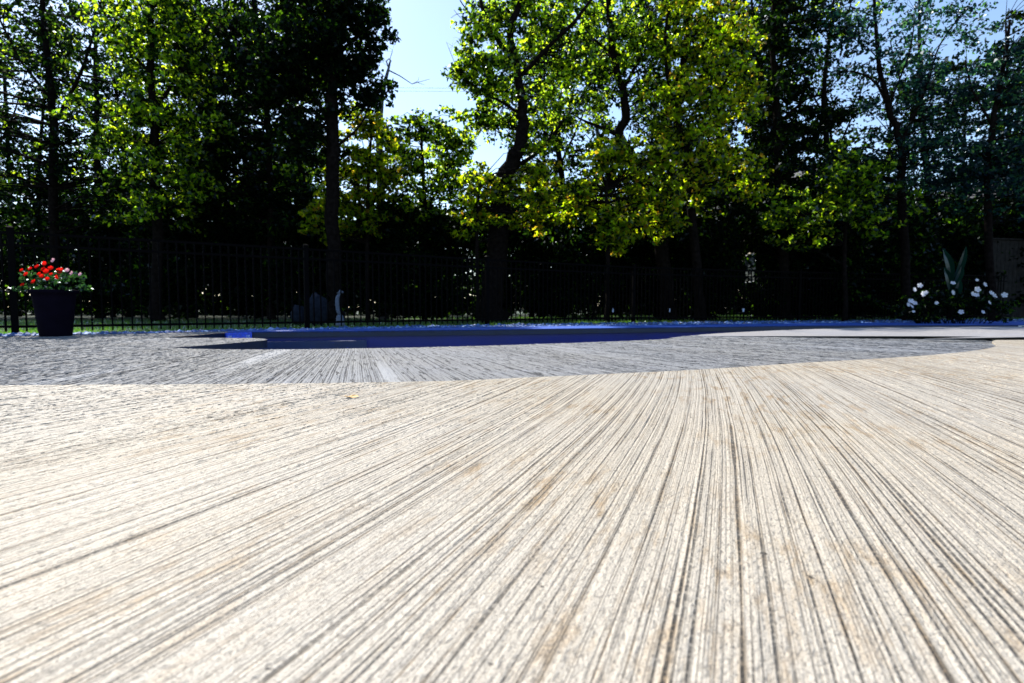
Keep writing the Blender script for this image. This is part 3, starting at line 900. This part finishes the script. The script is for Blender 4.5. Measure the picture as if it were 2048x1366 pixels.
P_('small_tree', 'dark green small tree low between the dark crowned tree and the lacy tree', 'small tree', 13.0,
   [(1690, 600, 9), (1690, 450, 7), (1700, 330, 4)], [],
   [(1700, 350, 70, 50, 0, 34), (1720, 420, 90, 50, 0, 40), (1600, 440, 80, 50, 0, 30)], 'green', seed=15, group=UG, cr=0.27, per=60)

# second row of tall open trees, filling between the crowns
row2 = [(-20, 'green', 'open crowned tree of the second row at the left photo edge', [(0, 120, 110, 130, 0, 22), (0, 330, 110, 90, 0, 14)]),
        (190, 'green', 'open crowned tree of the second row between the two leftmost front trees', [(190, 60, 110, 120, 0, 26), (200, 280, 110, 110, 0, 22)]),
        (400, 'dark', 'dark open crowned tree of the second row behind the sunlit top tree', [(400, 120, 110, 120, 0, 70), (400, 330, 110, 80, 0, 22)]),
        (600, 'green', 'open crowned tree of the second row behind the straight black trunk', [(590, 120, 90, 120, 0, 60), (590, 330, 100, 90, 0, 34), (680, 380, 50, 60, 0, 10)]),
        (1120, 'green', 'open crowned tree of the second row between the forked tree and the S-curved trunk', [(1090, 80, 90, 110, 0, 30), (1120, 300, 110, 90, 0, 26), (1030, 200, 40, 60, 0, 6)]),
        (1330, 'green', 'open crowned tree of the second row behind the yellow green tree', [(1320, 50, 100, 100, 0, 26), (1370, 330, 100, 90, 0, 26)]),
        (1510, 'dark', 'dark open crowned tree of the second row left of the dark crowned tree', [(1500, 80, 100, 110, 0, 44), (1500, 330, 110, 80, 0, 50)]),
        (1660, 'green', 'open crowned tree of the second row left of the lacy tree', [(1650, 40, 90, 60, 0, 16), (1670, 350, 110, 70, 0, 40)]),
        (1850, 'blue', 'open crowned tree of the second row right of the lacy tree', [(1840, 130, 90, 100, 0, 14), (1870, 360, 110, 80, 0, 34)]),
        (2040, 'dark', 'open crowned tree of the second row at the right photo edge', [(2050, 250, 80, 110, 0, 50), (2040, 420, 100, 70, 0, 60)])]
for i, (x, lm, lb, bb) in enumerate(row2):
    P_('woodland_tree', lb, 'tree', 17.2 + 0.5 * (i % 3), [(x + 14 * math.sin(i * 2.3), 600, 16), (x + 6, 400, 13), (x - 16 * math.cos(i * 1.7), 200, 9), (x + 34 * math.sin(i * 3.1), -20, 4)],
       [[(x, 330, 5), (x + 50, 220, 3), (x + 70, 150, 2)], [(x, 250, 5), (x - 50, 160, 3), (x - 70, 80, 2)]], bb, lm, size=0.13, seed=80 + i, group='second row of woodland trees', cr=0.42, per=52)

# dense dark bushes row
xs = [(-60, 15.0), (70, 17.0), (215, 15.5), (350, 14.6), (480, 15.4), (610, 15.0), (750, 14.6), (880, 15.2), (1010, 15.8), (1140, 15.2), (1270, 16.0), (1400, 15.0), (1560, 15.4), (1670, 15.2), (1770, 15.8), (1870, 17.0), (1990, 17.6), (2110, 17.0)]
bl = ['dark bush at the left photo edge behind the end fence section', 'loose dark bush behind the capped fence post', 'dark bush behind the red flower planter',
      'black shaded bush to the right of the planter', 'black shaded bush under the thin trunked tree', 'black shaded bush left of the straight black trunk',
      'black shaded bush right of the straight black trunk', 'black shaded bush below the pointed small tree', 'black shaded bush at the foot of the big leaning trunk',
      'black shaded bush between the leaning trunk and the lime bush', 'black shaded bush directly under the lime bush', 'black shaded bush below the yellow green tree, left of the pale house glimpse',
      'black shaded bush right of the pale house glimpse', 'dark bush left of the white wall glimpse', 'dark bush under the lacy tree', 'dark bush behind the white flowering shrub',
      'dark bush in front of the grey board fence', 'dark bush at the right photo edge by the board fence']
for i, ((x, Yd), lb) in enumerate(zip(xs, bl)):
    thin = 0.35 if i < 2 else 1.0
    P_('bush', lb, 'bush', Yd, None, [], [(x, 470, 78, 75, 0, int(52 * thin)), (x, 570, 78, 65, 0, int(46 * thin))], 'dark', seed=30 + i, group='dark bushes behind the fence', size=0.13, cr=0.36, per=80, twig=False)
# denser wood farther back, individual trees
bl2 = ['farther tree filling the wood at the far left edge', 'farther tree in the wood behind the sunlit top tree', 'farther tree in the wood behind the thin trunked tree',
       'farther low tree in the wood below the sky gap', 'farther tree in the wood behind the big leaning trunk', 'farther tree in the wood behind the yellow green tree',
       'farther tree in the wood behind the dark crowned tree', 'farther tree in the wood behind the lacy tree', 'farther tree in the wood at the far right edge']
far = [(30, 380, 20.0), (260, 330, 20.0), (520, 260, 20.5), (830, 420, 21.0), (1080, 350, 20.0), (1360, 280, 20.5), (1580, 380, 20.0), (1790, 440, 20.0), (2010, 430, 20.5)]
for i, ((x, top, Yd), lb) in enumerate(zip(far, bl2)):
    h = (615 - top) / 2
    P_('woodland_tree', lb, 'tree', Yd, [(x, 600, 14), (x + 4, 500, 12), (x, top + 60, 5)], [], [(x, top + h * .55, 130, h * .55, 0, 62 if i not in (0, 8) else 40), (x, 520, 140, 80, 0, 60 if i else 24)], 'dark', seed=60 + i, group='farther trees of the wood', size=0.16, cr=0.45, per=70, twig=False)
# tall dark background row closing the gaps between the crowns
row3 = [(-30, 56, 'far left edge'), (90, 58, 'behind the left edge tree'), (240, 70, 'behind the two leftmost front trees'), (370, 84, 'behind the sunlit top tree'), (490, 84, 'behind the thin trunked tree'), (600, 70, 'behind the straight black trunk'),
        (1085, 54, 'just right of the big forked tree'), (1200, 44, 'behind the S-curved trunk'), (1320, 60, 'left of the yellow green tree'), (1440, 66, 'behind the yellow green tree'), (1550, 74, 'behind the dark crowned tree'), (1660, 34, 'left of the lacy tree'), (1790, 38, 'behind the lacy tree'), (1910, 46, 'right of the lacy tree'), (2040, 50, 'far right edge')]
for i, (x, n, wh) in enumerate(row3):
    top = -20 if x not in (1660, 1790, 1910) else 120
    hh = (470 - top) / 4
    P_('woodland_tree', 'tall black tree at the back of the wood, ' + wh, 'tree', 19.0 + .4 * (i % 3), [(x + 22 * math.sin(i * 1.9), 600, 9), (x + 14 * math.cos(i * 2.9), 380, 7), (x + 30 * math.sin(i * 2.6), top + 60, 3)], [],
       [(x, top + hh, 62, hh * 1.25, 0, n), (x, top + 3 * hh, 68, hh * 1.25, 0, n)], 'dark', size=0.14, seed=120 + i, group='tall trees at the back of the wood', cr=0.46, per=64)

# far wood: one unbroken mass of foliage behind everything
def far_wood():
    g = np.random.default_rng(99)
    n = 760
    x = g.uniform(-34, 34, n); y = 23.5 + g.uniform(0, 5, n) + 0.006 * x * x * 0
    top = 4.6 + 1.0 * np.sin(x * 0.35 + 1) + 0.7 * np.sin(x * 0.9)
    z = g.uniform(0.0, 1.0, n) ** 1.4 * top
    V = leaves(np.stack([x, y, z], 1), g.uniform(0.7, 1.2, n), np.full(n, 75), 0.30, seed=98)
    me = bpy.data.meshes.new('distant_wood'); mesh_np(me, V, 4)
    o = link_mesh('distant_wood', me, LM['dark'])
    tag(o, 'dark unbroken mass of distant woodland foliage behind all the trees', 'woodland', kind='stuff')
far_wood()
print('LEAVES', total)

# ------------------------------------------------------------ planter with red flowers
PL = at(112, 668, 6.2); PL.z = -0.02
e = empty('flower_planter', PL); tag(e, 'tall dark tapered planter standing on gravel before the fence', 'planter')
PLM = simple('dark_plum_glazed_pot', (0.004, 0.003, 0.008), 0.8, spec=0.02, var=0.2)
mb = MB()
mb.lathe([(0.0, 0.0), (0.14, 0.0), (0.145, 0.02), (0.165, 0.2), (0.19, 0.42), (0.20, 0.47), (0.222, 0.475), (0.225, 0.51), (0.20, 0.512), (0.185, 0.47), (0.0, 0.465)], n=28)
mb.build('pot', PLM, e, smooth=True)
mb = MB(); mb.lathe([(0.0, 0.468), (0.186, 0.468)], n=20); mb.build('soil', simple('potting_soil', (0.02, 0.015, 0.01), 0.95), e)
fp = empty('red_flower_plant', PL + Vector((0, 0, 0.47))); tag(fp, 'bushy plant with red blooms growing in the dark planter', 'flowering plant')
C = []
g = random.Random(5)
for i in range(30): C.append((g.uniform(-.27, .25), g.uniform(-.17, .17), g.uniform(0.0, .23)))
V = leaves(np.array(C), np.full(len(C), 0.07), np.full(len(C), 22), 0.045, seed=5)
me = bpy.data.meshes.new('foliage'); mesh_np(me, V, 4); link_mesh('foliage', me, leaf_mat('planter_leaf', [(0.005, 0.018, 0.010), (0.012, 0.03, 0.014)], [(0.01, 0.05, 0.02), (0.07, 0.2, 0.03)], gloss=0.03, tfac=.45), fp)
mb = MB()
for c in C: mb.tube([(g.uniform(-.05, .05), g.uniform(-.05, .05), -0.02), (c[0] * .5, c[1] * .5, c[2] * .7), c], [.004, .003, .002], 4, cap=False)
mb.build('stems', LM['dark'], fp)


def petal_mat(name, col):
    m, t, b = mat(name)
    b.inputs['Base Color'].default_value = (*col, 1); b.inputs['Roughness'].default_value = 0.6
    b.inputs['Subsurface Weight'].default_value = 0.0
    t.nodes.remove(b)
    d = N(t, 'ShaderNodeBsdfDiffuse'); d.inputs[0].default_value = (*col, 1)
    tr = N(t, 'ShaderNodeBsdfTranslucent'); tr.inputs[0].default_value = (*col, 1)
    mx = N(t, 'ShaderNodeMixShader'); mx.inputs[0].default_value = 0.5
    t.links.new(d.outputs[0], mx.inputs[1]); t.links.new(tr.outputs[0], mx.inputs[2]); t.links.new(mx.outputs[0], t.nodes['Material Output'].inputs[0])
    return m
RED, WHITE, PINK = petal_mat('red_petal', (0.85, 0.015, 0.01)), petal_mat('white_petal', (0.85, 0.88, 0.95)), petal_mat('pink_petal', (0.75, 0.4, 0.5))


def bloom(parent, c, r, m, nrm, petals=5, cup=0.3, rnd=g):
    """flower of separate rounded petals round a centre, facing nrm"""
    nrm = Vector(nrm).normalized(); a = nrm.orthogonal().normalized(); b_ = nrm.cross(a)
    c = Vector(c)
    mb = MB(); t0 = rnd.uniform(0, 6.28)
    for k in range(petals):
        th = t0 + 2 * math.pi * k / petals
        dr = a * math.cos(th) + b_ * math.sin(th); sd = nrm.cross(dr)
        pts = [c + nrm * .002]
        for f, w_ in ((.35, .26), (.7, .42), (.95, .3)): pts.append(c + dr * r * f + sd * r * w_ + nrm * r * cup * f * f)
        pts.append(c + dr * r * 1.02 + nrm * r * cup)
        for f, w_ in ((.95, .3), (.7, .42), (.35, .26)): pts.append(c + dr * r * f - sd * r * w_ + nrm * r * cup * f * f)
        mb.add(pts, [tuple(range(len(pts)))])
    return mb.build('flower', m, parent)
def planter_local(px, py, dy=0.0):
    return at(px, py, PL.y + dy) - fp.location
for i, (x, y, r) in enumerate([(44, 541, .022), (61, 538, .022), (75, 534, .027), (90, 527, .024), (88, 539, .026), (102, 537, .027), (53, 549, .026), (93, 543, .030), (84, 553, .026), (95, 558, .022), (68, 564, .028), (46, 570, .022), (120, 542, .032), (123, 540, .024), (103, 549, .02), (116, 554, .026), (79, 548, .02)]):
    bloom(fp, planter_local(x, y, -0.16 + 0.02 * (i % 4)), r, RED, (g.uniform(-.4, .4), -1, g.uniform(.1, .8)), petals=6, cup=0.5)
for x, y, r in ((135, 541, .024), (144, 547, .026), (161, 549, .022), (107, 521, .026)):
    bloom(fp, planter_local(x, y, -0.1), r, PINK, (g.uniform(-.4, .4), -1, .4), petals=5, cup=.4)

# ------------------------------------------------------------ white flowering shrub at right, tall leaved plant
SH = gp(1915, 645.5, -0.02)
Ysh = 11.0
sh = empty('white_flower_shrub', Vector((at(1910, 640, Ysh).x, Ysh, -0.02))); tag(sh, 'low dark shrub dotted with white five-petal flowers at right', 'flowering shrub')
b0 = sh.location.copy()
C = [(g.uniform(-1.0, 1.0), g.uniform(-.35, .35), g.uniform(0.08, .62)) for _ in range(60)]
V = leaves(np.array(C), np.full(60, 0.15), np.full(60, 30), 0.09, aspect=.45, seed=8)
me = bpy.data.meshes.new('foliage'); mesh_np(me, V, 4); link_mesh('foliage', me, LM['dark'], sh)
mb = MB()
for c in C: mb.tube([(c[0] * .7, 0, 0.0), (c[0] * .85, c[1] * .5, c[2] * .6), c], [.008, .006, .003], 4, cap=False)
mb.build('stems', BARK, sh)
for x, y, r in [(1840, 571, .05), (1829, 579, .045), (1846, 588, .055), (1852, 585, .04), (1822, 602, .055), (1829, 606, .05), (1817, 609, .045), (1824, 613, .04), (1906, 566, .045), (1906, 585, .05), (1955, 579, .06), (1946, 588, .05), (1953, 590, .05), (1970, 569, .05), (1983, 586, .05), (1989, 592, .055), (2009, 590, .055), (1979, 605, .04), (1922, 624, .05), (1966, 624, .04), (1873, 606, .035), (1827, 623, .03), (1954, 560, .03)]:
    bloom(sh, at(x, y, Ysh - 0.42) - b0, r * 0.95, WHITE, (g.uniform(-.5, .5), -1, g.uniform(.1, .9)), petals=5, cup=.15)
cn = empty('canna_plant', Vector((at(1905, 640, 11.6).x, 11.6, -0.02))); tag(cn, 'tall plant with broad upright leaves rising behind the white flowers', 'plant')
b0 = cn.location.copy()
CAN = leaf_mat('broad_leaf', [(0.003, 0.02, 0.014), (0.005, 0.03, 0.02)], [(0.01, 0.06, 0.03), (0.015, 0.08, 0.04)], gloss=0.015)
mb = MB(); mb.tube([(0, 0, 0), (0.02, 0, .6), (0.0, 0, 1.0)], [.02, .016, .01], 6); mb.build('stem', CAN, cn)
for (x0, y0, x1, y1, wd) in [(1905, 560, 1886, 498, .09), (1908, 560, 1932, 493, .07), (1902, 585, 1888, 535, .08), (1904, 600, 1920, 560, .08), (1905, 575, 1925, 530, .07)]:
    p0, p1 = at(x0, y0, 11.6) - b0, at(x1, y1, 11.5) - b0
    d = p1 - p0; sdv = d.cross(Vector((0, 1, 0))).normalized()
    vs, fs = [], []
    for k in range(8):
        f = k / 7; c = p0 + d * f + Vector((0, -0.06 * math.sin(f * 3), 0)); w_ = wd * math.sin(math.pi * min(1, f * .93 + .05)) ** .8
        vs += [c - sdv * w_, c + Vector((0, .02, 0)), c + sdv * w_]
        if k: q = 3 * k; fs += [(q - 3, q - 2, q + 1, q), (q - 2, q - 1, q + 2, q + 1)]
    mb = MB(); mb.add(vs, fs); mb.build('leaf', CAN, cn)

# ------------------------------------------------------------ small stake lights
GL = simple('clear_lamp_plastic', (0.55, 0.65, 0.85), 0.15, var=0.02)
for (x, lb) in ((1225, 'small stake light in the lawn, leftmost of the three'), (1338, 'small stake light in the lawn, middle of the three'), (1486, 'small stake light in the lawn, rightmost of the three')):
    Yd = {1225: 12.4, 1338: 12.9, 1486: 13.5}[x] - .3
    p = at(x, 640, Yd); p.z = -0.02
    e = empty('stake_light', p); tag(e, lb, 'garden light', 'stake lights behind the pool')
    mb = MB(); mb.tube([(0, 0, 0), (0, 0, .22)], [.008, .008], 6); mb.build('stake', BLACKMETAL, e)
    mb = MB(); mb.lathe([(0.0, .22), (.022, .22), (.028, .30), (.0, .30)], n=10); mb.build('lens', GL, e)
    mb = MB(); mb.lathe([(.0, .30), (.045, .30), (.03, .325), (0, .33)], n=12); mb.build('lamp_cap', BLACKMETAL, e)

# pale curved ornament and stones beyond the fence (seen through the pickets)
e = empty('heron_ornament', Vector((at(676, 640, 9.6).x, 9.6, -0.03))); tag(e, 'pale curved garden ornament standing on the lawn behind the fence', 'garden ornament')
PALEST = simple('pale_cast_stone', (0.10, 0.13, 0.19), 0.7, var=0.2)
b0 = e.location.copy()
mb = MB(); mb.tube([q - b0 for q in [at(680, 632, 9.6), at(676, 622, 9.6), at(674, 605, 9.6), at(675, 595, 9.6), at(680, 584, 9.6)]], [.028, .03, .036, .03, .02], 10)
mb.tube([q - b0 for q in [at(676, 588, 9.6), at(681, 583, 9.6), at(687, 585, 9.6)]], [.03, .034, .012], 8)
mb.build('figure', PALEST, e, smooth=True)
mb = MB(); bx_ = at(680, 632, 9.6) - b0
mb.lathe([(0, 0), (.09, 0), (.08, .05), (.06, .16), (0.05, bx_.z + .01), (0, bx_.z + .02)], c=(bx_.x, 0, 0), n=14); mb.build('base', PALEST, e, smooth=True)
for i, (x, y, r, lb) in enumerate([(636, 600, .16, 'larger rounded boulder behind the fence, just left of the pale ornament'), (597, 618, .11, 'smaller rounded boulder behind the fence near the second fence post')]):
    Yd = 10.2
    p = at(x, 640, Yd); p.z = -0.03
    bm = bmesh.new(); bmesh.ops.create_icosphere(bm, subdivisions=3, radius=1)
    for v in bm.verts:
        n_ = v.co.copy(); v.co = Vector((n_.x * r * 1.2, n_.y * r, n_.z * (0.3 if i == 0 else .2) + (.28 if i == 0 else .18))) * (1 + .08 * math.sin(n_.x * 5 + i) * math.cos(n_.y * 4 + n_.z * 3))
    me = bpy.data.meshes.new('boulder'); bm.to_mesh(me); bm.free()
    me.polygons.foreach_set('use_smooth', [True] * len(me.polygons))
    o = link_mesh('boulder', me, simple('bluish_boulder', (0.012, 0.016, 0.026), .85, spec=.05, var=.4, scale=12, bump=.01)); o.location = p; tag(o, lb, 'boulder')

# ------------------------------------------------------------ houses glimpsed through the wood
def house(loc, rz, label, wallc, size=(7, 9, 5.2)):
    e = empty('house', loc, rz); tag(e, label, 'house')
    sx, sy, h = size
    mb = MB(); mb.box((0, 0, h / 2), (sx, sy, h)); mb.build('wall', simple('house_siding', wallc, .7, var=.06, scale=1), e)
    mb = MB()
    o_ = .35
    mb.add([(-sx / 2 - o_, -sy / 2 - o_, h), (sx / 2 + o_, -sy / 2 - o_, h), (sx / 2 + o_, sy / 2 + o_, h), (-sx / 2 - o_, sy / 2 + o_, h), (0, -sy / 2 - o_, h + 2.0), (0, sy / 2 + o_, h + 2.0)],
           [(0, 1, 4), (2, 3, 5), (1, 2, 5, 4), (3, 0, 4, 5), (3, 2, 1, 0)])
    mb.build('roof', simple('roof_shingle', (.06, .06, .065), .9, var=.3, scale=20), e)
    for y in (-2.6, 0, 2.6):
        for s_ in (-1, 1):
            mb = MB(); mb.box((s_ * (sx / 2 + .02), y, 1.6 + .6), (.06, 1.0, 1.2)); wn = mb.build('window', simple('dark_glass', (.02, .03, .04), .1), e)
            mb = MB()
            for (yy, zz, a_, b_) in ((y, 2.84, 1.16, .08), (y, 1.56, 1.16, .08), (y - .54, 2.2, .08, 1.2), (y + .54, 2.2, .08, 1.2)): mb.box((s_ * (sx / 2 + .035), yy, zz), (.09, a_, b_))
            mb.build('frame', WHITEP, wn)
    mb = MB(); mb.box((-1.5, -sy / 2 - .02, 1.05), (.95, .06, 2.1)); mb.build('door', simple('door_paint', (.1, .12, .2), .5), e)
    return e
house((14.0, 31.0, -0.03), R(18), 'cream walled house glimpsed through the dark bushes right of centre', (.75, .66, .52))
house((26.2, 33.0, -0.03), R(25), 'white walled house glimpsed left of the white flowering shrub', (.8, .82, .85))

# ------------------------------------------------------------ power line beyond the trees
e = empty('power_line', (0, 46, 0)); tag(e, 'thin overhead power wires crossing the sky gap', 'power line')
for i, z in enumerate((17.3, 17.75)):
    pts = [Vector((x, 0, z + 0.0006 * (x * x) - .2 * i)) for x in range(-40, 41, 8)]
    mb = MB(); mb.tube(pts, [.009] * len(pts), 5); mb.build('wire', BLACKMETAL, e)
for x in (-40, 40):
    mb = MB(); mb.tube([(x, 0, -.03), (x, 0, 19.5)], [.17, .12], 10); mb.box((x, 0, 18.4), (2.2, .12, .12)); mb.build('pole', BARK, e)

# ------------------------------------------------------------ fallen leaf and crumbs on the slab
FL = simple('dry_orange_leaf', (.55, .33, .10), .7, var=.3, scale=60)
for i, (x, y, s_, lb) in enumerate([(700, 795, .022, 'small dry orange leaf lying on the cream slab, left of centre')]):
    p = gp(x, y, 0.001); p.z = .002
    vs = []; n_ = 14
    for k in range(n_):
        a_ = 2 * math.pi * k / n_; rr = s_ * (1 + .35 * math.cos(3 * a_)) * (.7 + .3 * abs(math.cos(a_ / 2)))
        vs.append((rr * math.cos(a_), rr * .7 * math.sin(a_), .004 + .004 * math.sin(2 * a_)))
    mb = MB(); mb.add([(0, 0, .001)] + vs, [(0, k + 1, (k + 1) % n_ + 1) for k in range(n_)])
    mb.tube([(0, 0, .002), (-s_ * 1.5, .002, .004)], [.0008, .0006], 4)
    o = mb.build('fallen_leaf', FL); o.location = p; tag(o, lb, 'leaf')
